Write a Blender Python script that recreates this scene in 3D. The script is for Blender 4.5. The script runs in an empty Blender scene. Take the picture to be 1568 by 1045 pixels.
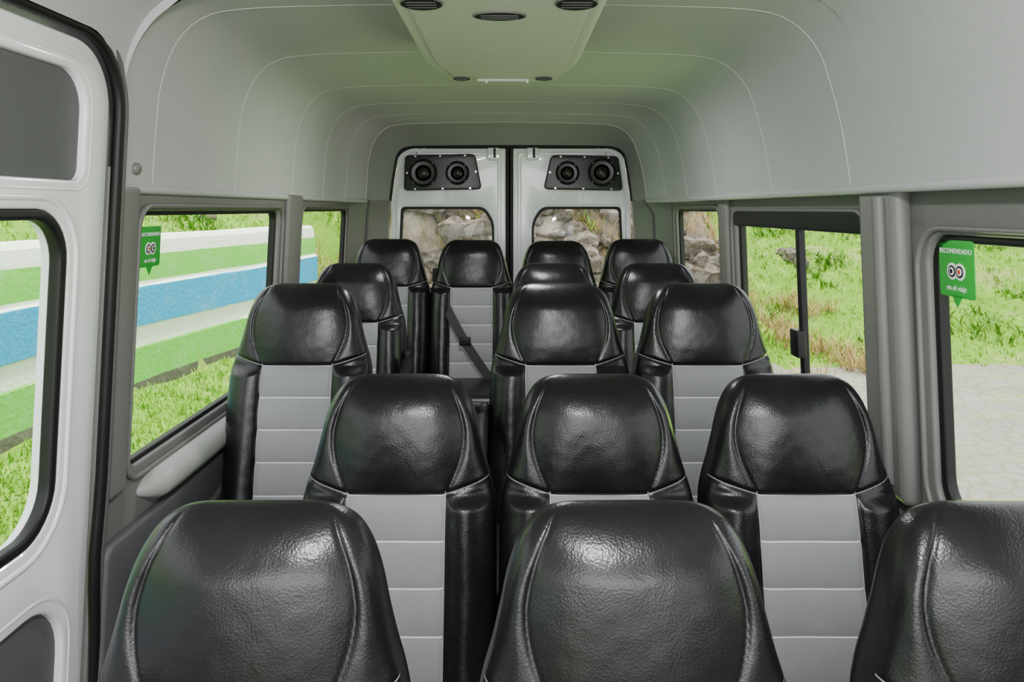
import bpy, bmesh, math, random
from mathutils import Vector, noise
random.seed(7)
ZC=1.62
scene=bpy.context.scene
COL=scene.collection

# ------------------------------------------------------------------ materials
class NT:
    def __init__(s,name):
        s.m=bpy.data.materials.new(name); s.m.use_nodes=True
        s.t=s.m.node_tree; s.t.nodes.clear()
        s.out=s.n('ShaderNodeOutputMaterial')
    def n(s,t,**k):
        nd=s.t.nodes.new(t)
        for a,b in k.items(): setattr(nd,a,b)
        return nd
    def l(s,a,b): s.t.links.new(a,b)
    def put(s,sock,v):
        if isinstance(v,bpy.types.NodeSocket): s.l(v,sock)
        else: sock.default_value=v
    def math(s,op,a,b=0.0,c=0.0):
        nd=s.n('ShaderNodeMath',operation=op)
        s.put(nd.inputs[0],a); s.put(nd.inputs[1],b); s.put(nd.inputs[2],c)
        return nd.outputs[0]
    def mix(s,f,a,b):
        nd=s.n('ShaderNodeMix',data_type='RGBA')
        s.put(nd.inputs[0],f); s.put(nd.inputs[6],a); s.put(nd.inputs[7],b)
        return nd.outputs[2]
    def noise(s,scale,detail=3,vec=None,rough=.5):
        nd=s.n('ShaderNodeTexNoise'); nd.inputs['Scale'].default_value=scale
        nd.inputs['Detail'].default_value=detail; nd.inputs['Roughness'].default_value=rough
        s.l(vec if vec else s.obj(),nd.inputs['Vector']); return nd.outputs['Fac']
    def voro(s,scale,feature='F1',vec=None,out='Distance'):
        nd=s.n('ShaderNodeTexVoronoi',feature=feature); nd.inputs['Scale'].default_value=scale
        s.l(vec if vec else s.obj(),nd.inputs['Vector']); return nd.outputs[out]
    def obj(s):
        if not hasattr(s,'_o'): s._o=s.n('ShaderNodeTexCoord').outputs['Object']
        return s._o
    def ramp(s,f,stops):
        nd=s.n('ShaderNodeValToRGB'); s.l(f,nd.inputs[0]); e=nd.color_ramp.elements
        while len(e)<len(stops): e.new(.5)
        for i,(p,c) in enumerate(stops): e[i].position=p; e[i].color=c
        return nd.outputs[0]
    def bump(s,h,st=.2,dist=.01,nrm=None):
        nd=s.n('ShaderNodeBump'); nd.inputs['Strength'].default_value=st; nd.inputs['Distance'].default_value=dist
        s.l(h,nd.inputs['Height'])
        if nrm: s.l(nrm,nd.inputs['Normal'])
        return nd.outputs[0]
    def bsdf(s,col,rough=.5,metal=0,nrm=None,spec=.5,coat=0):
        b=s.n('ShaderNodeBsdfPrincipled')
        s.put(b.inputs['Base Color'],col); s.put(b.inputs['Roughness'],rough); s.put(b.inputs['Metallic'],metal)
        b.inputs['Specular IOR Level'].default_value=spec
        b.inputs['Coat Weight'].default_value=coat
        if nrm: s.l(nrm,b.inputs['Normal'])
        s.l(b.outputs[0],s.out.inputs[0]); return s.m
def C(r,g,b): return (r,g,b,1)
def simple(name,col,rough=.5,metal=0,bs=0,bst=.1,spec=.5,coat=0,var=.08):
    t=NT(name)
    f=t.noise(6,4)
    c=t.mix(f,tuple(x*(1-var) for x in col[:3])+(1,),tuple(min(1,x*(1+var)) for x in col[:3])+(1,))
    nrm=t.bump(t.noise(bs,3),bst,.004) if bs else None
    return t.bsdf(c,rough,metal,nrm,spec,coat)

def mat_seat():
    t=NT('seat_leather'); o=t.obj()
    sp=t.n('ShaderNodeSeparateXYZ'); t.l(o,sp.inputs[0]); x,y,z=sp.outputs
    ax=t.math('ABSOLUTE',x)
    front=t.math('LESS_THAN',t.math('SUBTRACT',y,t.math('MULTIPLY',z,.2)),0.0)
    low=t.math('LESS_THAN',z,-.257)
    inn=t.math('LESS_THAN',ax,.112)
    grey=t.math('MULTIPLY',t.math('MULTIPLY',low,inn),front)
    k=t.math('DIVIDE',t.math('ADD',z,.257),.098)
    fr=t.math('ABSOLUTE',t.math('SUBTRACT',t.math('FRACT',t.math('ADD',k,10.5)),.5))
    hl=t.math('MULTIPLY',t.math('LESS_THAN',fr,.016),grey)
    low2=t.math('LESS_THAN',z,-.25)
    vl=t.math('MULTIPLY',t.math('MULTIPLY',t.math('LESS_THAN',t.math('ABSOLUTE',t.math('SUBTRACT',ax,.1135)),.0012),low2),front)
    sz=t.math('ADD',t.math('MULTIPLY',t.math('SUBTRACT',ax,.112),.28),-.257)
    sl=t.math('MULTIPLY',t.math('MULTIPLY',t.math('LESS_THAN',t.math('ABSOLUTE',t.math('SUBTRACT',z,sz)),.0012),t.math('GREATER_THAN',ax,.112)),front)
    sl=t.math('MULTIPLY',sl,.30); vl=t.math('MULTIPLY',vl,.45)
    lines=t.math('MAXIMUM',hl,t.math('MAXIMUM',vl,sl))
    wr=t.noise(9,5,rough=.6); 
    gcol=t.mix(wr,C(.19,.193,.20),C(.25,.254,.262))
    base=t.mix(grey,t.mix(wr,C(.004,.0035,.0045),C(.009,.008,.010)),gcol)
    base=t.mix(t.math('MULTIPLY',lines,.8),base,C(.78,.79,.79))
    rough=t.mix(grey,t.mix(t.noise(30,4),C(.25,.25,.25),C(.33,.33,.33)),C(.6,.6,.6))
    b1=t.bump(t.voro(300),.20,.0012)
    mp=t.n('ShaderNodeMapping'); mp.inputs['Scale'].default_value=(1,1,.5); t.l(o,mp.inputs[0])
    b2=t.bump(t.noise(48,5,mp.outputs[0],.65),.17,.004,b1)
    return t.bsdf(base,rough,0,b2,.38)

M={}
def setup_mats():
    M['seat']=mat_seat()
    M['black_leather']=simple('black_leather',C(.010,.010,.011),.35,bs=200,bst=.1,spec=.4)
    M['belt']=simple('belt_webbing',C(.015,.015,.016),.6,bs=400)
    M['black']=simple('black_plastic',C(.008,.008,.009),.5,spec=.3)
    M['rubber']=simple('black_rubber',C(.007,.007,.007),.5,spec=.3)
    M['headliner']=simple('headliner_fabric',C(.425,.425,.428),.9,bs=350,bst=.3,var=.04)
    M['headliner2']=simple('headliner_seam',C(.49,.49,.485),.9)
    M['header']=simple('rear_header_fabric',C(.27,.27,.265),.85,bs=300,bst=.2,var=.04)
    M['trim']=simple('grey_trim_plastic',C(.15,.146,.142),.5,bs=250,bst=.12)
    M['trim_d']=simple('dark_trim_plastic',C(.085,.083,.082),.55,bs=250,bst=.12)
    M['panelgrey']=simple('grey_vinyl_panel',C(.085,.085,.09),.6,bs=500,bst=.3)
    M['paint']=simple('white_car_paint',C(.80,.81,.82),.22,coat=.5,var=.01)
    M['cream']=simple('pale_plastic',C(.32,.33,.31),.45,var=.03)
    M['console']=simple('console_plastic',C(.56,.585,.52),.5,var=.02)
    M['chrome']=simple('chrome',C(.8,.8,.8),.15,1)
    M['steel']=simple('seat_steel',C(.05,.05,.05),.4,.6)
    M['floor']=simple('vinyl_floor',C(.10,.10,.105),.5,bs=120,var=.2)
    M['cone']=simple('speaker_cone',C(.015,.015,.015),.35)
    M['stick_g']=simple('sticker_green',C(.015,.36,.035),.4)
    M['stick_w']=simple('sticker_white',C(.85,.87,.85),.4)
    M['stick_r']=simple('sticker_red',C(.7,.05,.03),.4)
    t=NT('window_glass'); tr=t.n('ShaderNodeBsdfTransparent'); tr.inputs[0].default_value=C(.97,.985,.975)
    gl=t.n('ShaderNodeBsdfGlossy'); gl.inputs['Roughness'].default_value=.02
    mx=t.n('ShaderNodeMixShader'); mx.inputs[0].default_value=.015; t.l(tr.outputs[0],mx.inputs[1]); t.l(gl.outputs[0],mx.inputs[2])
    t.l(mx.outputs[0],t.out.inputs[0]); M['glass']=t.m
    # terrain
    t=NT('ground_mix'); o=t.obj(); at=t.n('ShaderNodeAttribute'); at.attribute_name='kind'
    sp=t.n('ShaderNodeSeparateColor'); t.l(at.outputs['Color'],sp.inputs[0])
    g=t.mix(t.noise(3,6,rough=.7),C(.10,.28,.01),C(.34,.60,.04))
    g=t.mix(t.ramp(t.noise(18,5,rough=.8),[(.35,C(0,0,0)),(.7,C(1,1,1))]),t.mix(.5,g,C(.05,.15,.01)),g)
    g=t.mix(t.ramp(t.noise(.9,5,rough=.7),[(.50,C(0,0,0)),(.74,C(.75,.75,.75))]),g,C(.46,.44,.20))
    st=t.mix(t.noise(2,5),C(.27,.255,.225),C(.48,.46,.41))
    st=t.mix(t.ramp(t.noise(25,5,rough=.8),[(.4,C(0,0,0)),(.65,C(1,1,1))]),t.mix(.35,st,C(.14,.13,.11)),st)
    ed=t.voro(4.6,'DISTANCE_TO_EDGE')
    gap=t.ramp(ed,[(.01,C(.7,.7,.7)),(.11,C(0,0,0))])
    st=t.mix(gap,st,t.mix(t.noise(1.5,3),C(.17,.19,.08),C(.30,.28,.20)))
    st=t.mix(t.ramp(t.noise(1.1,6,rough=.75),[(.53,C(0,0,0)),(.66,C(.75,.75,.75))]),st,C(.30,.40,.10))
    rk=t.mix(t.ramp(t.noise(2.2,8,rough=.75),[(.3,C(0,0,0)),(.7,C(1,1,1))]),C(.13,.08,.04),C(.50,.44,.36))
    rk=t.mix(t.ramp(t.voro(1.8,'DISTANCE_TO_EDGE'),[(.0,C(1,1,1)),(.12,C(0,0,0))]),rk,C(.06,.05,.03))
    rk=t.mix(t.ramp(t.noise(1.3,5),[(.60,C(0,0,0)),(.72,C(.6,.6,.6))]),rk,C(.20,.26,.07))
    edge=t.noise(2.5,5)
    def soft(v): return t.ramp(t.math('ADD',v,t.math('MULTIPLY',t.math('SUBTRACT',edge,.5),.9)),[(.42,C(0,0,0)),(.58,C(1,1,1))])
    c=t.mix(soft(sp.outputs[0]),g,st); c=t.mix(soft(sp.outputs[1]),c,rk)
    bm=t.bump(t.noise(12,6,rough=.8),.8,.08)
    M['ground']=t.bsdf(c,.9,0,bm,.2)
    t=NT('striped_wall_paint'); o=t.obj(); sp=t.n('ShaderNodeSeparateXYZ'); t.l(o,sp.inputs[0])
    z=t.math('ADD',sp.outputs[2],t.math('MULTIPLY',t.math('SUBTRACT',t.noise(1.5,3),.5),.03))
    f=t.math('DIVIDE',t.math('ADD',z,2.2-ZC),2.0)
    def P(dz): return (dz+2.2)/2.0
    nd=t.n('ShaderNodeValToRGB'); nd.color_ramp.interpolation='CONSTANT'; t.l(f,nd.inputs[0])
    G=C(.15,.50,.06); W=C(.72,.84,.66); B=C(.012,.33,.58)
    stops=[(0,C(.1,.1,.07)),(P(-1.42),G),(P(-1.14),W),(P(-.97),B),(P(-.64),W),(P(-.60),G),(P(-.38),W)]
    e=nd.color_ramp.elements
    while len(e)<len(stops): e.new(.5)
    for i,(p,cc) in enumerate(stops): e[i].position=p; e[i].color=cc
    c=t.mix(t.ramp(t.noise(4,6,rough=.8),[(.5,C(0,0,0)),(.95,C(.5,.5,.5))]),nd.outputs[0],C(.50,.55,.42))
    M['stripes']=t.bsdf(c,.8,0,t.bump(t.noise(30,4),.3,.02),.2)
    for nm,a,b in (('leaf_g',C(.14,.35,.015),C(.40,.66,.06)),('leaf_b',C(.06,.17,.012),C(.18,.36,.03)),('leaf_dry',C(.26,.17,.06),C(.54,.40,.18))):
        t=NT(nm); c=t.mix(t.ramp(t.noise(5,4),[(.35,C(0,0,0)),(.65,C(1,1,1))]),a,b)
        M[nm]=t.bsdf(c,.7,0,None,.2)
    t=NT('rock'); c=t.mix(t.ramp(t.noise(7,9,rough=.85),[(.40,C(0,0,0)),(.60,C(1,1,1))]),C(.14,.09,.05),C(.54,.49,.42))
    M['rock']=t.bsdf(c,.9,0,t.bump(t.noise(16,8,rough=.85),1,.14),.2)
setup_mats()

# ------------------------------------------------------------------ helpers
def empty(name,loc=(0,0,0)):
    e=bpy.data.objects.new(name,None); e.location=loc; e.empty_display_size=.1; COL.objects.link(e); return e
def finish(me,angle=35):
    bm=bmesh.new(); bm.from_mesh(me)
    bmesh.ops.recalc_face_normals(bm,faces=bm.faces[:])
    a=math.radians(angle)
    for f in bm.faces: f.smooth=True
    for e in bm.edges:
        if len(e.link_faces)==2 and e.calc_face_angle(0)>a: e.smooth=False
    bm.to_mesh(me); bm.free()
def link(name,me,mat,parent=None,angle=35,fin=True,loc=None):
    if fin: finish(me,angle)
    if mat is not None and len(me.materials)==0: me.materials.append(mat)
    ob=bpy.data.objects.new(name,me); COL.objects.link(ob)
    if parent: ob.parent=parent
    if loc: ob.location=loc
    return ob
def mesh(name,v,f,mat,parent=None,angle=35,loc=None):
    me=bpy.data.meshes.new(name); me.from_pydata(v,[],f); me.update()
    return link(name,me,mat,parent,angle,loc=loc)
def rr(u0,v0,u1,v1,r,n=6):
    if not isinstance(r,(list,tuple)): r=[r]*4   # bl, br, tr, tl
    pts=[]
    for (cx,cy,a0,rad) in ((u0+r[0],v0+r[0],180,r[0]),(u1-r[1],v0+r[1],270,r[1]),(u1-r[2],v1-r[2],0,r[2]),(u0+r[3],v1-r[3],90,r[3])):
        for i in range(n+1):
            a=math.radians(a0+90*i/n); pts.append((cx+rad*math.cos(a),cy+rad*math.sin(a)))
    return pts
def roundpoly(P,r,n=5):
    out=[]; m=len(P)
    for i in range(m):
        a,b,c=Vector(P[i-1]),Vector(P[i]),Vector(P[(i+1)%m])
        rad=r[i] if isinstance(r,(list,tuple)) else r
        p0=b+(a-b).normalized()*rad; p1=b+(c-b).normalized()*rad
        for k in range(n+1):
            t=k/n; q=p0*(1-t)**2+b*2*t*(1-t)+p1*t*t; out.append((q.x,q.y))
    return out
def curve_mesh(cu):
    ob=bpy.data.objects.new('tmp',cu); COL.objects.link(ob)
    dg=bpy.context.evaluated_depsgraph_get(); me=bpy.data.meshes.new_from_object(ob.evaluated_get(dg))
    bpy.data.objects.remove(ob); bpy.data.curves.remove(cu); return me
def plate(name,outer,holes,th,bev,fmap,mat,parent=None,angle=40):
    cu=bpy.data.curves.new('c','CURVE'); cu.dimensions='2D'; cu.fill_mode='BOTH'
    cu.extrude=max(th/2-bev,0.0001); cu.bevel_depth=bev; cu.bevel_resolution=2; cu.offset=-bev
    for pts in [outer]+list(holes):
        s=cu.splines.new('POLY'); s.points.add(len(pts)-1); s.use_cyclic_u=True
        for i,p in enumerate(pts): s.points[i].co=(p[0],p[1],0,1)
    me=curve_mesh(cu); me.name=name
    bm=bmesh.new(); bm.from_mesh(me); bmesh.ops.remove_doubles(bm,verts=bm.verts[:],dist=1e-5)
    for v in bm.verts: v.co=Vector(fmap(v.co.x,v.co.y,v.co.z))
    bm.to_mesh(me); bm.free(); me.materials.clear()
    return link(name,me,mat,parent,angle)
def tube(name,pts,r,mat,parent=None,cyclic=False,res=4):
    cu=bpy.data.curves.new('c','CURVE'); cu.dimensions='3D'; cu.bevel_depth=r; cu.bevel_resolution=res; cu.use_fill_caps=True
    s=cu.splines.new('POLY'); s.points.add(len(pts)-1); s.use_cyclic_u=cyclic
    for i,p in enumerate(pts): s.points[i].co=(p[0],p[1],p[2],1)
    me=curve_mesh(cu); me.name=name; me.materials.clear()
    return link(name,me,mat,parent,60)
def rbox(name,c,s,bev,mat,parent=None,seg=3,fn=None,rot=None):
    bm=bmesh.new(); bmesh.ops.create_cube(bm,size=1)
    for v in bm.verts: v.co=Vector((v.co.x*s[0],v.co.y*s[1],v.co.z*s[2]))
    bmesh.ops.bevel(bm,geom=bm.edges[:],offset=bev,segments=seg,affect='EDGES',profile=.5)
    if rot is not None: bmesh.ops.rotate(bm,verts=bm.verts[:],matrix=rot,cent=(0,0,0))
    for v in bm.verts:
        v.co=v.co+Vector(c)
        if fn: v.co=Vector(fn(v.co))
    me=bpy.data.meshes.new(name); bm.to_mesh(me); bm.free()
    return link(name,me,mat,parent,50)
def lathe(name,prof,cen,ax,mat,parent=None,n=32,sx=1,sy=1):
    v=[];f=[]
    for (r,h) in prof:
        for i in range(n):
            a=2*math.pi*i/n; p,q=r*math.cos(a)*sx,r*math.sin(a)*sy
            if ax=='y': v.append((cen[0]+p,cen[1]-h,cen[2]+q))
            elif ax=='z': v.append((cen[0]+p,cen[1]+q,cen[2]-h))
            elif ax=='x': v.append((cen[0]+h,cen[1]+p,cen[2]+q))
    for j in range(len(prof)-1):
        for i in range(n):
            f.append((j*n+i,j*n+(i+1)%n,(j+1)*n+(i+1)%n,(j+1)*n+i))
    f.append(tuple(range(n))); f.append(tuple((len(prof)-1)*n+i for i in range(n)))
    return mesh(name,v,f,mat,parent,50)
def catmull(P,n=8):
    out=[]; P=[Vector(p) for p in P]
    for i in range(len(P)-1):
        p0=P[max(i-1,0)];p1=P[i];p2=P[i+1];p3=P[min(i+2,len(P)-1)]
        for k in range(n):
            t=k/n; out.append(.5*((2*p1)+(p2-p0)*t+(2*p0-5*p1+4*p2-p3)*t*t+(3*p1-p0-3*p2+p3)*t**3))
    out.append(P[-1]); return out
def resample(P,n):
    L=[0]
    for i in range(1,len(P)): L.append(L[-1]+(P[i]-P[i-1]).length)
    out=[];j=0
    for k in range(n):
        d=L[-1]*k/(n-1)
        while j<len(P)-2 and L[j+1]<d: j+=1
        t=(d-L[j])/max(L[j+1]-L[j],1e-9); out.append(P[j].lerp(P[j+1],min(max(t,0),1)))
    return out
def smooth(t): t=min(max(t,0),1); return t*t*(3-2*t)

XL=lambda dz:-.945+.05*dz
XR=lambda dz:.955-.04*dz
mapL=lambda off:(lambda u,v,w:(XL(v)+off+w,u,ZC+v))
mapR=lambda off:(lambda u,v,w:(XR(v)-off-w,u,ZC+v))
mapB=lambda yy:(lambda u,v,w:(u,yy-w,ZC+v))

# ------------------------------------------------------------------ seats
def interp(tab,z):
    for i in range(len(tab)-1):
        if z<=tab[i+1][0]:
            t=(z-tab[i][0])/(tab[i+1][0]-tab[i][0]); return tab[i][1]+(tab[i+1][1]-tab[i][1])*t
    return tab[-1][1]
WT=catmull([(0,.082,0),(.004,.107,0),(.014,.131,0),(.03,.150,0),(.06,.168,0),(.1,.182,0),(.15,.193,0),(.2,.205,0),(.25,.220,0),(.3,.229,0),(.4,.232,0),(.55,.232,0),(.7,.229,0),(.80,.222,0)],6)
WT=[(p.x,p.y) for p in WT]
H=.78
def backrest_mesh():
    NS=104; NZ=210
    zs=[H*((i/NZ)**1.35) for i in range(NZ+1)]
    ss=[math.sin(math.pi/2*(2*i/NS-1)*.97)/math.sin(math.pi/2*.97) for i in range(NS+1)]
    verts=[];faces=[]
    for zi,z in enumerate(zs):
        w=interp(WT,z)
        cr=.085; k=math.sqrt(max(0,1-(1-min(z/cr,1))**2))
        eb=min((H-z)/.03,1); kb=math.sqrt(max(0,1-(1-eb)**2)); k=min(k,kb) 
        t=z/.257
        S=.106+.008*min(t,1)+.044*math.sin(math.pi*min(t,1))
        nexp=2.6 if t<1 else 2.6+.3*smooth((t-1)/.5)
        ring=[]
        for sgn in (0,1):
            rng=range(NS+1) if sgn==0 else range(NS-1,0,-1)
            for i in rng:
                s=ss[i]; x=s*w; ax=abs(x)
                e=(max(0,1-abs(s)**nexp))**(1/nexp)
                if sgn==0:
                    d=.062*e
                    if t<1.0:
                        if ax<S: d+=.018*(1-(ax/S)**2.2)*math.sin(math.pi*min(max(t,0),1))**.6
                        else:
                            q=min(max((ax-S)/max(w-S,.01),0),1); d+=.010*math.sin(math.pi*q)*math.sin(math.pi*t)
                        d-=.0042*math.exp(-((ax-S)/.0032)**2)*smooth(t/.08)
                    else:
                        f2=smooth((t-1)/.12)
                        if ax<.113:
                            kk=((z-.257)/.098)%1
                            d+=f2*.006*(abs(math.sin(math.pi*kk)))**.6 -.004*(1-(ax/.113)**2)
                        else:
                            q=min((ax-.113)/max(w-.113,.01),1); d+=f2*.026*math.sin(math.pi*q)**.8
                        d-=.005*math.exp(-((ax-.113)/.004)**2)
                    sz=.257-.28*max(ax-.112,0)
                    d-=.006*math.exp(-((z-sz)/.0055)**2)
                    y=-d*k
                else:
                    e2=(max(0,1-abs(s)**3.4))**(1/3.4)
                    y=(.064+.085*smooth(z/.30))*e2*k
                y+= -z*.2
                ring.append(len(verts)); verts.append((x,y,-z))
        if zi>0:
            n=len(ring)
            for i in range(n): faces.append((prev[i],prev[(i+1)%n],ring[(i+1)%n],ring[i]))
        prev=ring
    faces.append(tuple(prev))
    out=[]
    for v in verts:
        p=Vector(v); nz=noise.noise(p*11)*.0014+noise.noise(p*38)*.0005
        out.append((p.x,p.y+nz,p.z))
    me=bpy.data.meshes.new('backrest'); me.from_pydata(out,[],faces)
    bm=bmesh.new(); bm.from_mesh(me); bmesh.ops.remove_doubles(bm,verts=bm.verts[:],dist=1e-5)
    bmesh.ops.recalc_face_normals(bm,faces=bm.faces[:])
    for f in bm.faces: f.smooth=True
    bm.to_mesh(me); bm.free(); me.materials.append(M['seat']); return me
BACK=backrest_mesh()
SHARED={}
def shared(name,builder,parent):
    if name not in SHARED:
        ob=builder(); SHARED[name]=ob.data
    else:
        ob=bpy.data.objects.new(name,SHARED[name]); COL.objects.link(ob)
    ob.parent=parent; return ob
def seat(x,y,dtop,arm=0,belt=False):
    zt=ZC+dtop
    e=empty('passenger_seat',(x,y,zt))
    b=bpy.data.objects.new('backrest',BACK); COL.objects.link(b); b.parent=e
    cush=shared('seat_cushion',lambda:rbox('seat_cushion',(0,-.385,-.80),(.45,.47,.13),.045,M['black_leather'],seg=5,
        fn=lambda c:(c.x,c.y,c.z+(.018*max(0,1-(c.x/.13)**2)*-1+.01 if c.z>-.78 else 0))),e)
    shared('cushion_insert',lambda:rbox('cushion_insert',(0,-.385,-.752),(.225,.44,.03),.014,M['inset'],seg=3),e)
    fl=-zt+.012
    def frame():
        bm=bmesh.new()
        def bx(c,s):
            r=bmesh.ops.create_cube(bm,size=1)
            for v in r['verts']: v.co=Vector((v.co.x*s[0]+c[0],v.co.y*s[1]+c[1],v.co.z*s[2]+c[2]))
        bx((0,-.38,-.885),(.42,.40,.03))
        L=-.90-fl
        for sx in (-.17,.17):
            for yy in (-.52,-.22): bx((sx,yy,(-.90+fl)/2),(.035,.045,L))
            bx((sx,-.37,fl),(.05,.42,.022)); bx((sx,-.37,-.90+.0),(.035,.34,.03))
        me=bpy.data.meshes.new('seat_frame'); bm.to_mesh(me); bm.free()
        return link('seat_frame',me,M['steel'],e)
    frame()
    if arm:
        def a():
            return rbox('armrest',(0,-.30,-.43),(.042,.30,.07),.018,M['black'],seg=4,fn=lambda c:(c.x,c.y,c.z-.10*smooth((-.22-c.y)/.2)))
        o=shared('armrest',a,e); o.location=(arm*.254,0,0)
        def br(): return rbox('armrest_bracket',(0,-.10,-.50),(.03,.06,.24),.012,M['black'],seg=3)
        o=shared('armrest_bracket',br,e); o.location=(arm*.247,0,0)
    if belt:
        pts=[(-.20,.02,-.16),(-.19,-.06,-.25),(-.11,-.16,-.40),(-.02,-.205,-.55),(.10,-.235,-.72),(.2,-.26,-.84)]
        P=catmull(pts,6); v=[];f=[]
        for i,p in enumerate(P):
            tdir=(P[min(i+1,len(P)-1)]-P[max(i-1,0)]); sd=Vector((tdir.z,0,-tdir.x)).normalized()*.023
            v+= [tuple(p-sd),tuple(p+sd),tuple(p+sd+Vector((0,.003,0))),tuple(p-sd+Vector((0,.003,0)))]
            if i:
                a0=(i-1)*4;b0=i*4
                for k in range(4): f.append((a0+k,a0+(k+1)%4,b0+(k+1)%4,b0+k))
        mesh('seat_belt_strap',v,f,M['belt'],e)
        rbox('seat_belt_tongue',(-.03,-.208,-.53),(.06,.012,.045),.005,M['black'],e)
    return e
M['inset']=simple('seat_grey_insert',C(.22,.224,.23),.6,bs=200)

R1,R2,R3,R4,R5=1.13,1.86,2.56,3.45,4.22
for x in (-.370,.178,.737): seat(x,R1,-.437)
for x in (-.262,.208,.688): seat(x,R2,-.405)
seat(-.688,R3,-.25,arm=1); seat(.166,R3,-.25,arm=-1); seat(.642,R3,-.25)
seat(-.695,R4,-.245,arm=1); seat(.20,R4,-.245,arm=-1); seat(.665,R4,-.245)
seat(-.665,R5,-.165); seat(-.205,R5,-.17,belt=True); seat(.262,R5,-.175); seat(.715,R5,-.165)

# ------------------------------------------------------------------ ceiling / headliner
PROF=catmull([(-.925,.05,0),(-.915,.2,0),(-.902,.32,0),(-.865,.425,0),(-.80,.492,0),(-.70,.518,0),(-.45,.528,0),(0,.532,0),(.42,.526,0),(.64,.515,0),(.735,.482,0),(.80,.41,0),(.835,.31,0),(.862,.2,0),(.885,.05,0)],8)
DT,DY,DR=.385,1.768,.17
def zb(y):
    if y>=DY: return .05
    if y>DY-DR: return DT-DR+math.sqrt(max(0,DR*DR-(y-(DY-DR))**2))
    return DT
def ring(y,n=90):
    b=zb(y); P=[p for p in PROF]
    out=[];
    for i,p in enumerate(P):
        if p.x<-.5 and p.y<b: continue
        out.append(p)
    i=P.index(out[0])
    if i>0:
        a=P[i-1];c=P[i]; t=(b-a.y)/(c.y-a.y); out.insert(0,a.lerp(c,t))
    q=smooth((y-3.9)/.62)
    out=resample(out,n)
    return [Vector((p.x*(1-.075*q),y,ZC+p.y-.012*q*(p.y>.3))) for p in out]
seams=[1.96,2.55,3.22,3.75,4.15]
ys=[-.75+.15*i for i in range(15)]+[DY-DR+DR*math.sin(math.pi/2*i/10) for i in range(10)]+[DY-.0002,DY+.0002]+[1.8+.05*i for i in range(55)]
ys=sorted(y for y in ys if y<=4.5)
v=[];f=[]
n=90
for j,y in enumerate(ys):
    v+=ring(y)
    if j:
        for i in range(n-1): f.append(((j-1)*n+i,(j-1)*n+i+1,j*n+i+1,j*n+i))
ceil=mesh('ceiling',[tuple(p) for p in v],f,M['headliner'],None,60)
for k,sy in enumerate(seams):
    pts=[Vector((p.x*1.0,p.y,ZC+(p.z-ZC)*1.0)) for p in ring(sy)]
    tube('headliner_seam',pts,.0016,M['headliner2'],ceil,res=2)
for side in (0,-1):
    pts=[ring(y)[side] for y in ys if (y>DY or side==-1)]
    tube('headliner_edge',pts,.012,M['headliner'],ceil)
lathe('headliner_plug',[(.0,.012),(.010,.012),(.014,.008),(.015,0)],(-.922,1.865,ZC+.10),'x',M['trim'],ceil,20)
rv=[];rf=[]
for j,y in enumerate((-1.0,4.85)):
    for p in resample(catmull([(-1.0,.0,0),(-.985,.35,0),(-.93,.52,0),(-.8,.60,0),(0,.64,0),(.8,.60,0),(.93,.52,0),(.985,.35,0),(1.0,.0,0)],8),60): rv.append((p.x,y,ZC+p.y))
for i in range(59): rf.append((i,i+1,60+i+1,60+i))
mesh('roof_skin',rv,rf,M['paint'],ceil)

# rear header
A=ring(4.5)
Bl=catmull([(-.745,.05,0),(-.735,.14,0),(-.715,.27,0),(-.695,.345,0),(-.64,.385,0),(-.5,.392,0),(0,.395,0),(.5,.392,0),(.655,.385,0),(.715,.345,0),(.735,.27,0),(.755,.14,0),(.765,.05,0)],8)
Bp=[Vector((p.x,4.73,ZC+p.y)) for p in resample(Bl,n)]
v=[];f=[]
K=8
for k in range(K+1):
    t=k/K
    for a,b in zip(A,Bp):
        p=a.lerp(b,t); p.y=a.y+(b.y-a.y)*(t**.8); v.append(tuple(p))
    if k:
        for i in range(n-1): f.append(((k-1)*n+i,(k-1)*n+i+1,k*n+i+1,k*n+i))
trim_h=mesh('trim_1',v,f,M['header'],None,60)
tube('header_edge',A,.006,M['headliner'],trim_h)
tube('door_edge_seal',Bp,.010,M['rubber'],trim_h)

def dpillar(name,s):
    a0=A[0] if s<0 else A[-1]; b0=Bp[0] if s<0 else Bp[-1]
    rows=[]
    for t in [i/20 for i in range(21)]:
        z=ZC+.055-(ZC+.055)*t
        dz=z-ZC
        xo=(XL(dz)+.02) if s<0 else (XR(dz)-.02)
        xin=b0.x+ s*.012*min(t*8,1)
        pts=[(xo,4.36),(xo-s*.03,4.42),(a0.x*.985 if t<.02 else xo-s*.07,4.50),((xo+xin)/2-s*.015,4.60),(xin,4.69),(xin,4.75)]
        rows.append([Vector((p[0],p[1],z)) for p in pts])
    v=[tuple(p) for r in rows for p in r]; m=6
    f=[(j*m+i,j*m+i+1,(j+1)*m+i+1,(j+1)*m+i) for j in range(20) for i in range(m-1)]
    o=mesh(name,v,f,M['trim'],None,25)
    tube('pillar_groove',[(rows[k][2].x-s*.012,4.52,rows[k][2].z) for k in range(0,20)],.006,M['trim_d'],o)
    return o
dpillar('trim_2',-1); dpillar('trim_3',1)

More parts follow.
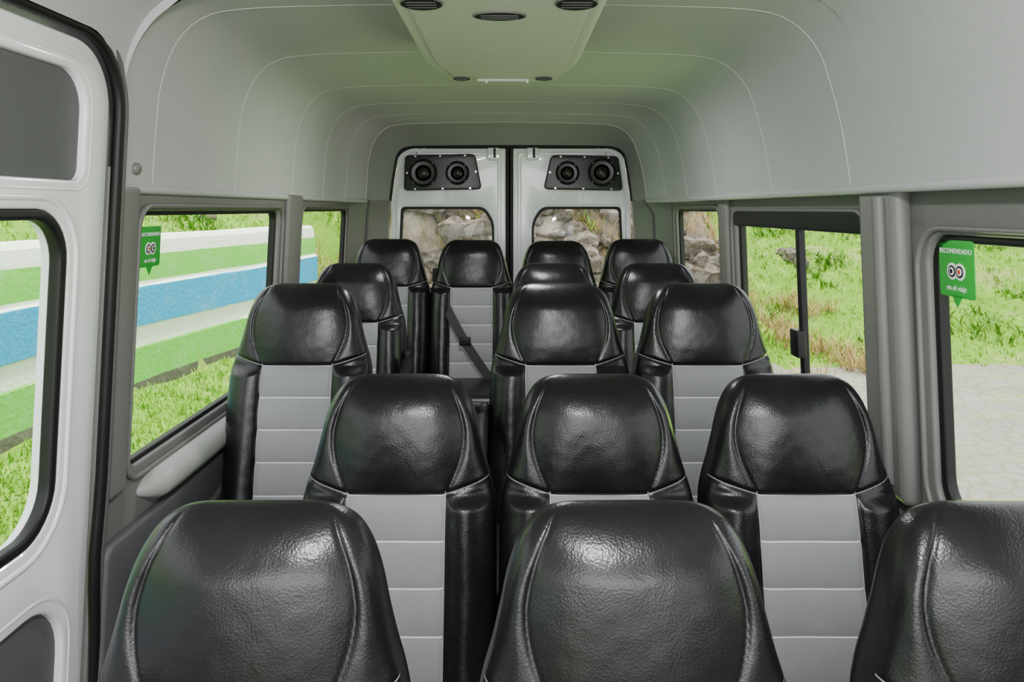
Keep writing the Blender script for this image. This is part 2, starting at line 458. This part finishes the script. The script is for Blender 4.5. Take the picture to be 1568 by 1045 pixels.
# ------------------------------------------------------------------ side walls
winL=[(1.925,-.66,3.07,-.005,.035),(3.40,-.62,4.38,0.0,.045)]
outerL=[(1.765,-1.62),(4.5,-1.62),(4.5,.10),(1.765,.10)]
wl=plate('wall_left',outerL,[rr(*w) for w in winL],.03,.008,mapL(0),M['trim'])
winR=[(.55,-.68,1.715,-.055,.07),(2.01,-.66,3.16,-.018,.045),(3.40,-.62,4.28,0.0,.045)]
outerR=[(-.9,-1.62),(4.5,-1.62),(4.5,.10),(-.9,.10)]
wr=plate('wall_right',outerR,[rr(*w) for w in winR]+[rr(-.7,-.68,.30,-.04,.07)],.03,.008,mapR(0),M['trim'])
wi=[0]
def window(w,mp,slider=None,fr=.012,off=-.012):
    wi[0]+=1
    e=empty('window_%d'%wi[0])
    u0,v0,u1,v1,r=w
    plate('gasket',rr(u0-.008,v0-.008,u1+.008,v1+.008,r+.006),[rr(u0+fr,v0+fr,u1-fr,v1-fr,max(r-.006,.02))],.026,.006,mp(off),M['rubber'],e)
    plate('glass',rr(u0,v0,u1,v1,r),[],.004,.0005,mp(off-.004),M['glass'],e)
    if slider:
        s0,wd=slider
        plate('slider_rail_top',rr(u0-.004,v1-.05,u1+.004,v1+.012,.012),[],.03,.006,mp(off+.018),M['black'],e)
        plate('slider_rail_bottom',rr(u0,v0,u1,v0+.035,.01),[],.03,.006,mp(off+.012),M['black'],e)
        plate('slider_stile',rr(s0-wd/2,v0+.01,s0+wd/2,v1-.01,.004),[],.022,.004,mp(off+.01),M['black'],e)
        plate('slider_stile_inner',rr(s0+wd/2+.01,v0+.01,s0+wd/2+.022,v1-.01,.004),[],.014,.003,mp(off+.008),M['black'],e)
        plate('slider_latch',rr(s0-.018,v0+.17,s0+.05,v0+.26,.008),[],.03,.005,mp(off+.026),M['black'],e)
    return e
WIN=[window(winL[0],mapL), window(winL[1],mapL),window(winR[0],mapR,fr=.018), window(winR[1],mapR,slider=(2.50,.026),fr=.02), window(winR[2],mapR)]
ti=[3]
def trimname():
    ti[0]+=1; return 'trim_%d'%ti[0]
def pillar(mp,u0,u1,mat,top=.06,bot=-.70,th=.03,off=.024,bev=.012):
    return plate(trimname(),rr(u0,bot,u1,top,.02),[],th,bev,mp(off),mat)
pillar(mapL,3.13,3.335,M['trim']); pillar(mapL,1.79,1.885,M['trim'],th=.02,off=.018)
pillar(mapR,3.22,3.345,M['trim']); 
p=pillar(mapR,1.765,1.955,M['trim'],th=.05,off=.035,bev=.022)
tube('pillar_bead',[(XR(dz)-.062,1.83,ZC+dz) for dz in (.03,-.1,-.3,-.5,-.66)],.016,M['trim'],p)
def ridge(mp,w,mat,parent,g=.036,width=.012,off=.02):
    u0,v0,u1,v1,r=w
    plate('window_surround',rr(u0-g,v0-g,u1+g,v1+g*.55,r+.03),[rr(u0-g+width,v0-g+width,u1+g-width,v1+g*.55-width,r+.03-width*.6)],.014,.006,mp(off),mat,parent)
for w in winL: ridge(mapL,w,M['trim'],wl)
for w in winR: ridge(mapR,w,M['trim'],wr)
def ledge(mp,y0,y1,name,s):
    X=XL if s<0 else XR
    e=plate(name,rr(y0,-1.6,y1,-.80,.03),[rr(y0+.12,-1.45,y0+1.1,-.98,.05)],.03,.01,mp(.03),M['panelgrey'])
    v=[];f=[];prof=[(0.0,-.690),(.035,-.695),(.062,-.705),(.078,-.722),(.080,-.745),(.068,-.765),(.045,-.775),(0,-.78)]
    m=len(prof); NN=40
    for j in range(NN+1):
        t=j/NN; y=y0+.19+(y1-y0-.19)*t
        k=math.sqrt(max(0.0,1-(1-min(t*NN/1.5/1.0,1))**2)) if t<.05 else 1
        for (a,dz) in prof:
            dzz=-.735+(dz+.735)*max(k,.25); v.append((X(dz)-s*a*max(k,.2),y,ZC+dzz))
        if j:
            for i in range(m-1): f.append(((j-1)*m+i,(j-1)*m+i+1,j*m+i+1,j*m+i))
    f.append(tuple(range(m)))
    mesh('pale_ledge',v,f,M['cream'],e,50)
    return e
ledge(mapL,1.775,4.4,trimname(),-1); ledge(mapR,1.76,4.4,trimname(),1)
plate(trimname(),roundpoly([(1.95,-1.0),(2.9,-.82),(2.9,-.86),(1.95,-1.06)],.012),[],.02,.006,mapL(.052),M['trim_d'])

rbox('floor',(0,1.85,-.03),(1.98,5.7,.06),.01,M['floor'])
plate('wall_left_front',[(-.9,-1.62),(.28,-1.62),(.28,.385),(-.9,.385)],[rr(-.7,-.68,.2,-.04,.07)],.03,.008,mapL(0),M['trim'])

# ------------------------------------------------------------------ sliding door (left)
d1=empty('door_1')
dy0,dy1=.30,1.755
outer=rr(dy0,-1.56,dy1,.375,[.05,.12,.155,.05],10)
dwin=(.42,-.675,1.600,-.012,.10)
uppanel=rr(.42,.062,1.655,.297,[.02,.03,.085,.03],8)
lowpanel=rr(.42,-1.50,1.665,-.835,[.03,.06,.14,.03],8)
plate('door_shell',outer,[rr(*dwin)],.02,.004,mapL(-.03),M['paint'],d1)
plate('door_inner_frame',rr(dy0+.02,-1.52,1.750,.365,[.05,.11,.145,.05],10),[rr(dwin[0]-.012,dwin[1]-.012,dwin[2]+.012,dwin[3]+.012,.11),uppanel,lowpanel],.035,.008,mapL(-.006),M['paint'],d1,30)
plate('door_upper_vinyl',rr(.415,.057,1.660,.302,[.02,.03,.087,.03],8),[],.01,.002,mapL(-.010),M['panelgrey'],d1)
plate('door_lower_vinyl',rr(.415,-1.505,1.670,-.830,[.03,.06,.142,.03],8),[],.01,.002,mapL(-.010),M['panelgrey'],d1)
u0,v0,u1,v1,r=dwin
plate('door_window_gasket',rr(u0-.014,v0-.014,u1+.014,v1+.014,r+.012,8),[rr(u0+.010,v0+.010,u1-.010,v1-.010,r-.008,8)],.03,.008,mapL(-.004),M['rubber'],d1)
plate('door_window_glass',rr(u0,v0,u1,v1,r),[],.004,.0005,mapL(-.016),M['glass'],d1)
def loop3(P2,off_): return [(XL(b)+off_,a,ZC+b) for a,b in P2]
tube('door_window_bead',loop3(rr(u0-.042,v0-.042,u1+.042,v1+.036,r+.034,8),.009),.008,M['paint'],d1,cyclic=True)
tube('door_panel_bead',loop3(rr(.40,.042,1.678,.318,[.03,.045,.10,.04],8),.008),.005,M['paint'],d1,cyclic=True)
tube('door_lower_bead',loop3(rr(.40,-1.51,1.69,-.810,[.04,.07,.155,.04],8),.008),.006,M['paint'],d1,cyclic=True)
P=[]
for y in [.3+.1*i for i in range(13)]: 
    if y<DY-DR: P.append((y,DT))
for i in range(13):
    a=math.pi/2*(1-i/12); P.append((DY-DR+DR*math.cos(a),DT-DR+DR*math.sin(a)))
for dz in (.15,.1,.05,0,-.1,-.3,-.5,-.62): P.append((DY,dz))
for dz,yy in ((-.70,DY-.004),(-.8,DY-.012),(-.88,DY-.008),(-1.0,DY+.006),(-1.2,DY+.02),(-1.5,DY+.02)): P.append((yy,dz))
def px(dz): 
    return XL(dz)+.024
ts=trimname()
s1=tube(ts,[(px(z)+.0,y,ZC+z) for y,z in P],.013,M['rubber'])
tube('seal_trim_strip',[(px(z)+.004,y+.016 if z<DT-.02 else y,ZC+z+(.016 if y<DY-.03 else 0)) for y,z in P],.009,M['trim_d'],s1)

# ------------------------------------------------------------------ rear doors
def reardoor(name,s):
    e=empty(name)
    xo=.745 if s<0 else .765
    def X(v): return [(s*a,b) for a,b in v]
    outer=roundpoly(X([(.014,-1.58),(xo+.015,-1.58),(xo-.005,.05),(xo-.05,.345),(xo-.12,.382),(.014,.382)]),[.02,.03,.01,.04,.03,.02])
    xi=.10 if s<0 else .145
    hole=roundpoly(X([(xi,-.36),(xi+.07,-.50),(xo-.10,-.50),(xo-.055,-.36),(xo-.07,.01),(xi+.06,.01),(xi,-.08)]),[.05,.05,.05,.05,.03,.04,.05])
    plate('door_shell',outer,[hole],.03,.008,mapB(4.765),M['paint'],e)
    cx=sum(p[0] for p in hole)/len(hole); cy=sum(p[1] for p in hole)/len(hole)
    sc=lambda P,k,m:[(cx+(p[0]-cx)*k,cy+(p[1]-cy)*m) for p in P]
    plate('window_bead',sc(hole,1.09,1.09),[sc(hole,1.04,1.05)],.014,.005,mapB(4.748),M['paint'],e)
    plate('window_gasket',sc(hole,1.02,1.025),[sc(hole,.965,.96)],.018,.006,mapB(4.755),M['rubber'],e)
    plate('window_glass',hole,[],.004,.0005,mapB(4.77),M['glass'],e)
    o2=roundpoly(X([(.05,-1.5),(xo-.02,-1.5),(xo-.03,.05),(xo-.07,.325),(xo-.13,.360),(.05,.360)]),[.02,.03,.01,.04,.03,.02])
    o3=roundpoly(X([(.075,-1.47),(xo-.045,-1.47),(xo-.052,.05),(xo-.09,.305),(xo-.14,.338),(.075,.338)]),[.02,.03,.01,.04,.03,.02])
    plate('door_border',o2,[o3],.014,.006,mapB(4.746),M['paint'],e)
    lx=s*.10 if s<0 else .145
    rbox('latch_cover',(lx,4.735,ZC+.345),(.075,.03,.08),.01,M['paint'],e)
    rbox('latch_slot',(lx+.008,4.717,ZC+.35),(.014,.012,.06),.004,M['black'],e)
    for dx in (-.025,.028): lathe('latch_screw',[(0,.006),(.006,.006),(.007,0)],(lx+dx,4.72,ZC+.33),'y',M['chrome'],e,12)
    tube('edge_seal',[(s*.012,4.75,ZC+z) for z in (.38,.2,0,-.3,-.8,-1.55)],.0125,M['rubber'],e)
    rbox('lower_trim',(s*.39,4.735,ZC-1.05),(.62,.025,.85),.012,M['trim_d'],e)
    return e
reardoor('door_2',-1); reardoor('door_3',1)
plate(trimname(),[(-.85,.32),(.87,.32),(.87,.56),(-.85,.56)],[],.03,.005,mapB(4.80),M['rubber'])
def speakers(pts,c1,c2):
    e=empty('door_speaker_panel')
    plate('panel',roundpoly(pts,.03),[],.03,.008,mapB(4.722),M['cone'],e)
    cx=sum(p[0] for p in pts)/4; cy=sum(p[1] for p in pts)/4
    o=roundpoly(pts,.03); inn=[(cx+(p[0]-cx)*.975,cy+(p[1]-cy)*.95) for p in o]
    plate('panel_rim',o,[inn],.008,.002,mapB(4.704),M['black'],e)
    for (x,z,r) in (c1,c2):
        lathe('speaker_surround',[(r,0),(r,.010),(r*.93,.016),(r*.86,.010),(r*.82,.004),(r*.5,-.0),(r*.40,.001),(r*.30,.010),(r*.05,.014)],(x,4.704,ZC+z),'y',M['cone'],e,40)
        lathe('speaker_ring',[(r*1.0,0),(r*1.0,.013),(r*.95,.015),(r*.93,.012),(r*.93,0)],(x,4.703,ZC+z),'y',M['black'],e,40)
        for a in range(4):
            aa=math.radians(45+90*a); lathe('screw',[(0,.004),(.006,.004),(.007,0)],(x+r*.965*math.cos(aa),4.689,ZC+z+r*.965*math.sin(aa)),'y',M['steel'],e,10)
    for i in range(4):
        a=Vector(pts[i]);b=Vector(pts[(i+1)%4])
        for t in ((.12,.5,.88) if i%2==0 else (.5,)):
            q=a.lerp(b,t); q=q+(Vector((cx,cy))-q)*.07; lathe('panel_screw',[(0,.005),(.006,.005),(.008,0)],(q.x,4.707,ZC+q.y),'y',M['chrome'],e,10)
speakers([(-.648,.336),(-.213,.344),(-.172,.123),(-.656,.115)],(-.535,.225,.088),(-.322,.225,.074))
speakers([(.258,.336),(.676,.330),(.705,.115),(.213,.123)],(.36,.225,.074),(.574,.228,.088))

# ------------------------------------------------------------------ overhead console
oc=empty('overhead_console')
cx=-.02
def conout(k=1,g=0): 
    return roundpoly([(cx-.215*k,1.0),(cx+.215*k,1.0),(cx+.215*k,2.16+g),(cx+.165*k,2.44+g),(cx-.165*k,2.44+g),(cx-.215*k,2.16+g)],[.03,.03,.06,.05,.05,.06])
def cmap(u,v,w):
    t=(w+.07)/.14; k=1+.13*t
    return (cx+(u-cx)*k, v+(.05*t if v>2 else 0), ZC+.478+w)
plate('console_body',conout(),[],.14,.018,cmap,M['console'],oc,50)
tube('console_shade_line',[(cx+(a-cx)*1.10,b+.04*(b>2),ZC+.522) for a,b in conout()],.007,M['trim_d'],oc,cyclic=True)  # dark tube painting a line of shade where console meets ceiling
plate('console_face',[(cx+(p[0]-cx)*.84,1.2+(p[1]-1.2)*.92) for p in conout()],[],.016,.006,lambda u,v,w:(u,v,ZC+.407+w),M['console'],oc,50)
ZB=ZC+.399
def vent(x,y,rx,ry):
    lathe('vent_rim',[(1.0,0),(1.0,.003),(.95,.004),(.92,.003),(.90,.0)],(x,y,ZB),'z',M['trim'],oc,32,rx,ry)
    lathe('vent_hole',[(.93,.0),(.93,.0042),(.4,.004),(.02,.004)],(x,y,ZB),'z',M['black'],oc,32,rx,ry)
    for k in (-.4,0,.4): rbox('vent_fin',(x,y+k*ry,ZB-.0045),(rx*1.4,.002,.003),.0008,M['trim_d'],oc,1)
vent(cx,1.555,.055,.034); vent(cx-.150,1.462,.042,.045); vent(cx+.150,1.462,.042,.045)
vent(cx-.125,2.30,.026,.035); vent(cx+.125,2.30,.026,.035)
rbox('reading_lamp',(cx,2.33,ZB-.002),(.16,.022,.010),.004,M['console'],oc)
for dx in (-.05,.075): lathe('lamp_screw',[(0,.006),(.006,.006),(.008,0)],(cx+dx,2.325,ZB-.005),'z',M['chrome'],oc,14)

# ------------------------------------------------------------------ stickers
def curve_mesh_font(cu):
    ob=bpy.data.objects.new('tmp',cu); COL.objects.link(ob)
    dg=bpy.context.evaluated_depsgraph_get(); me=bpy.data.meshes.new_from_object(ob.evaluated_get(dg))
    bpy.data.objects.remove(ob); return me
def sticker(mp,u0,u1,v1,v0,flip):
    e=empty('window_sticker'); um=(u0+u1)/2
    w=u1-u0; h=v1-v0
    plate('sticker_body',rr(u0,v0,u1,v1,.008),[],.002,.0003,mp(.0),M['stick_g'],e)
    plate('sticker_pointer',[(um-.02,v0+.004),(um+.02,v0+.004),(um+.002,v0-.022)],[],.002,.0003,mp(.0),M['stick_g'],e)
    def disc(cu,cv,r,o,m): plate('logo',[(cu+r*math.cos(2*math.pi*i/24),cv+r*math.sin(2*math.pi*i/24)) for i in range(24)],[],.0012,.0001,mp(o),M[m],e)
    vm=v0+h*.45
    for sg in (-1,1):
        disc(um+sg*w*.11,vm,w*.145,.0018,'stick_w'); disc(um+sg*w*.11,vm,w*.10,.0026,'black'); disc(um+sg*w*.11,vm,w*.068,.0034,'stick_w')
        disc(um+sg*w*.11,vm,w*.038,.0042,'stick_r' if sg<0 else 'black')
    for txt,cv,sz in (('RECOMENDADO',v0+h*.80,w*.120),('en el viaje',v0+h*.16,w*.14)):
        cu=bpy.data.curves.new('t','FONT'); cu.body=txt; cu.size=sz; cu.align_x='CENTER'; cu.align_y='CENTER'; cu.extrude=.0003
        me=curve_mesh_font(cu)
        for q in me.vertices:
            c=mp(.0022)(um+(q.co.x*(-1 if flip else 1)),cv+q.co.y,q.co.z); q.co=Vector(c)
        me.materials.clear(); link('sticker_text',me,M['stick_w'],e)
sticker(mapL,1.945,2.060,-.045,-.152,False)
sticker(mapR,1.562,1.690,-.066,-.190,True)

# ------------------------------------------------------------------ exterior
GZ=-2.2
wallpts=[(-3.35,-4),(-3.2,3),(-3.05,6.15),(-2.72,8.2),(-2.62,10.3)]
def wallx(y):
    for i in range(len(wallpts)-1):
        if y<=wallpts[i+1][1]:
            a,b=wallpts[i],wallpts[i+1]; return a[0]+(b[0]-a[0])*(y-a[1])/(b[1]-a[1])
    return wallpts[-1][0]-(y-10.3)*.02
def terr(x,y):
    h=GZ; wx=wallx(y)
    n1=noise.noise(Vector((x*.5,y*.5,0)));n2=noise.noise(Vector((x*1.7,y*1.7,3)))
    left=smooth((-x-1.2)/1.6); h+=left*.70+left*.03*n2
    if y<10.3+.5*n2:
        if x<wx-.12: h=-.45+.34*(wx-x)+.1*n1
    elif x<0:
        h=GZ+.6*left+ smooth((-x-.5)/2)*max(0,(y-9.8))*.55
        h+=smooth((wx-x+.3)/1.2)*1.0
    rockm=smooth((x+2.6)/1.2)*smooth((4.2-x)/1.6)
    by=10.7-.9*rockm
    b=max(0,y-by)
    if x>-2.8: h+=b*(.30+.95*rockm)*smooth((x+2.8)/.8)
    h+=max(0,x-9.5)*.4
    if b>0: h+=(.25*n1+.14*n2)*min(b,1)*(1+.8*rockm)
    h+=.012*n2
    return h,rockm*smooth(b/.4+.2)*(b>0)
xs=[-16+.16*i for i in range(201)]; yy=[-7+.16*i for i in range(188)]
v=[];f=[];kind=[]
for y in yy:
    for x in xs:
        h,rk=terr(x,y); v.append((x,y,ZC+h))
        pv=1.0 if (x>-1.3 and y<10.6+.25*noise.noise(Vector((x,y,1))) and x<9.3) else 0.0
        kind.append((pv,rk,0,1))
nx=len(xs)
for j in range(len(yy)-1):
    for i in range(nx-1): f.append((j*nx+i,j*nx+i+1,(j+1)*nx+i+1,(j+1)*nx+i))
gr=mesh('ground',v,f,M['ground'],None,180)
ca=gr.data.color_attributes.new('kind','FLOAT_COLOR','POINT')
for i,k in enumerate(kind): ca.data[i].color=k
v=[];f=[]
ysw=[-4+.3*i for i in range(48)]+[10.35]
prof=[(0,-1.75),(0,-1.14),(-.02,-1.14),(-.02,-.97),(0,-.96),(-.0,-.64),(-.03,-.62),(-.03,-.60),(-.04,-.38),(-.06,-.26),(-.10,-.22),(-.34,-.22),(-.34,-1.75)]
m=len(prof)
for j,y in enumerate(ysw):
    for a,z in prof: v.append((wallx(min(y,10.3))+a,y,ZC+z+.01*noise.noise(Vector((y,z,0)))))
    if j:
        for i in range(m-1): f.append(((j-1)*m+i,(j-1)*m+i+1,j*m+i+1,j*m+i))
f.append(tuple((len(ysw)-1)*m+i for i in range(m)))
mesh('striped_retaining_wall',v,f,M['stripes'],None,30)
def scatter(name,cnt,region,mat,hmin,hmax,wid,lean=.5,accept=None):
    v=[];f=[];tries=0;c=0
    while c<cnt and tries<cnt*6:
        tries+=1
        x=random.uniform(region[0],region[1]); y=random.uniform(region[2],region[3])
        h,rk=terr(x,y)
        if accept and not accept(x,y,h,rk): continue
        c+=1
        for b in range(3):
            hh=random.uniform(hmin,hmax); a=random.uniform(0,6.283); w=wid*random.uniform(.6,1.3)
            ox,oy=random.uniform(-.05,.05),random.uniform(-.05,.05)
            lx,ly=math.cos(a+1.3)*lean*hh,math.sin(a+1.3)*lean*hh
            k=len(v); zz=ZC+h-.03
            v+= [(x+ox-w*math.cos(a),y+oy-w*math.sin(a),zz),(x+ox+w*math.cos(a),y+oy+w*math.sin(a),zz),
                 (x+ox+w*.8*math.cos(a)+lx*.5,y+oy+w*.8*math.sin(a)+ly*.5,zz+hh*.6),(x+ox-w*.8*math.cos(a)+lx*.5,y+oy-w*.8*math.sin(a)+ly*.5,zz+hh*.6),
                 (x+ox+lx,y+oy+ly,zz+hh)]
            f+= [(k,k+1,k+2,k+3),(k+3,k+2,k+4)]
    me=bpy.data.meshes.new(name); me.from_pydata(v,[],f); me.materials.append(mat)
    ob=bpy.data.objects.new(name,me); COL.objects.link(ob); ob.parent=gr; return ob
nn=lambda x,y,k,o:noise.noise(Vector((x*k,y*k,o)))
scatter('grass_tufts',8000,(-3.2,-1.4,2,10.5),M['leaf_g'],.03,.09,.007,accept=lambda x,y,h,r:x>wallx(y)+.06)
scatter('hillside_grass',9000,(-9,-2.9,3,18),M['leaf_g'],.04,.10,.010,accept=lambda x,y,h,r:(x<wallx(y)-.45) or y>10.6)
scatter('bank_grass',9000,(2.2,13,10.6,18),M['leaf_g'],.03,.10,.010,accept=lambda x,y,h,r:r<.5)
scatter('bank_bushes',1500,(3.0,13,10.9,18),M['leaf_b'],.06,.20,.020,lean=.9,accept=lambda x,y,h,r:nn(x,y,.8,33)>.22-.07*max(0,y-13.5))
scatter('hill_bushes',1700,(-9,-3.2,3,18),M['leaf_b'],.06,.20,.018,lean=.9,accept=lambda x,y,h,r:((x<wallx(y)-.5) or y>10.8) and nn(x,y,.9,13)>.2)
scatter('dry_plants',4200,(-3,5.2,9.8,13),M['leaf_dry'],.08,.34,.005,lean=.9,accept=lambda x,y,h,r:nn(x,y,1,5)>.0)
scatter('bank_weeds',500,(-3,4.5,9.8,14),M['leaf_g'],.08,.2,.015,lean=.8,accept=lambda x,y,h,r:nn(x,y,1.3,15)>.3)
def boulders(name,spots):
    bm=bmesh.new()
    for (x,y,s) in spots:
        h,_=terr(x,y); r=bmesh.ops.create_icosphere(bm,subdivisions=3,radius=1); o=Vector((random.uniform(0,99),0,0))
        sx,sy,sz=s*random.uniform(.8,1.4),s*random.uniform(.8,1.2),s*random.uniform(.6,.95)
        for q in r['verts']:
            d=1+.35*noise.noise(q.co*1.2+o)+.22*noise.noise(q.co*3+o)+.1*noise.noise(q.co*7+o); c=q.co*d
            q.co=Vector((x+c.x*sx,y+c.y*sy,ZC+h+c.z*sz))
    me=bpy.data.meshes.new(name); bm.to_mesh(me); bm.free(); o=link(name,me,M['rock'],None,25); o.parent=gr; return o
sp=[(random.uniform(-2.4,3.2),random.uniform(10.0,12.8),random.uniform(.07,.36)) for _ in range(190)]
sp+=[(random.uniform(-6,-3.6),random.uniform(7,14),random.uniform(.08,.22)) for _ in range(16)]
sp+=[(random.uniform(5,5.8),random.uniform(14.2,15),random.uniform(.12,.2)) for _ in range(3)]
boulders('hillside_boulders',sp)

# ------------------------------------------------------------------ lights
w=bpy.data.worlds.new('World'); scene.world=w; w.use_nodes=True
nt=w.node_tree; bg=nt.nodes['Background']; bg.inputs[0].default_value=(.95,.96,1,1); bg.inputs[1].default_value=3.2
def light(name,typ,loc,rot,energy,size=1,sy=None,col=(1,1,1)):
    l=bpy.data.lights.new(name,typ); l.energy=energy; l.color=col
    if typ=='AREA':
        l.size=size
        if sy: l.shape='RECTANGLE'; l.size_y=sy
    if typ=='SUN': l.angle=math.radians(size)
    if typ=='POINT': l.shadow_soft_size=size
    o=bpy.data.objects.new(name,l); o.location=loc; o.rotation_euler=rot; COL.objects.link(o); return o
light('sun','SUN',(0,0,20),(math.radians(-20),math.radians(12),0),11,6,col=(1,.97,.88))
light('front_fill','AREA',(0,-.7,ZC+.05),(math.radians(90),0,0),30,1.6,.7,col=(1,.98,1))  # added fill behind the camera, stands in for daylight through the windshield
light('seat_highlight_fill','AREA',(-.02,.30,ZC+.48),(math.radians(35),0,0),30,.14,.08)  # added small fill for hot spots on the leather, no real fitting
light('rear_ceiling_fill','AREA',(-.02,3.0,ZC+.50),(0,0,0),14,.16,.10)  # added fill under the headliner to brighten the rear rows, no real fitting
def aim(o,t):
    d=Vector(t)-o.location; o.rotation_euler=d.to_track_quat('-Z','Y').to_euler()
o=light('green_bounce_fill','AREA',(1.45,2.8,ZC-1.0),(0,0,0),34,.6,1.7,col=(.55,1,.22)); aim(o,(-.05,2.6,ZC+.55))  # unseen green lamp added below the sill, imitates grass bounce on the ceiling

# ------------------------------------------------------------------ camera
cam=bpy.data.cameras.new('Camera'); co=bpy.data.objects.new('Camera',cam); COL.objects.link(co)
co.location=(0,0,ZC); co.rotation_euler=(math.radians(90),0,0)
cam.sensor_width=36; cam.lens=36*1160/1568; cam.shift_x=4/1568; cam.shift_y=-202/1568
cam.clip_start=.05
scene.camera=co
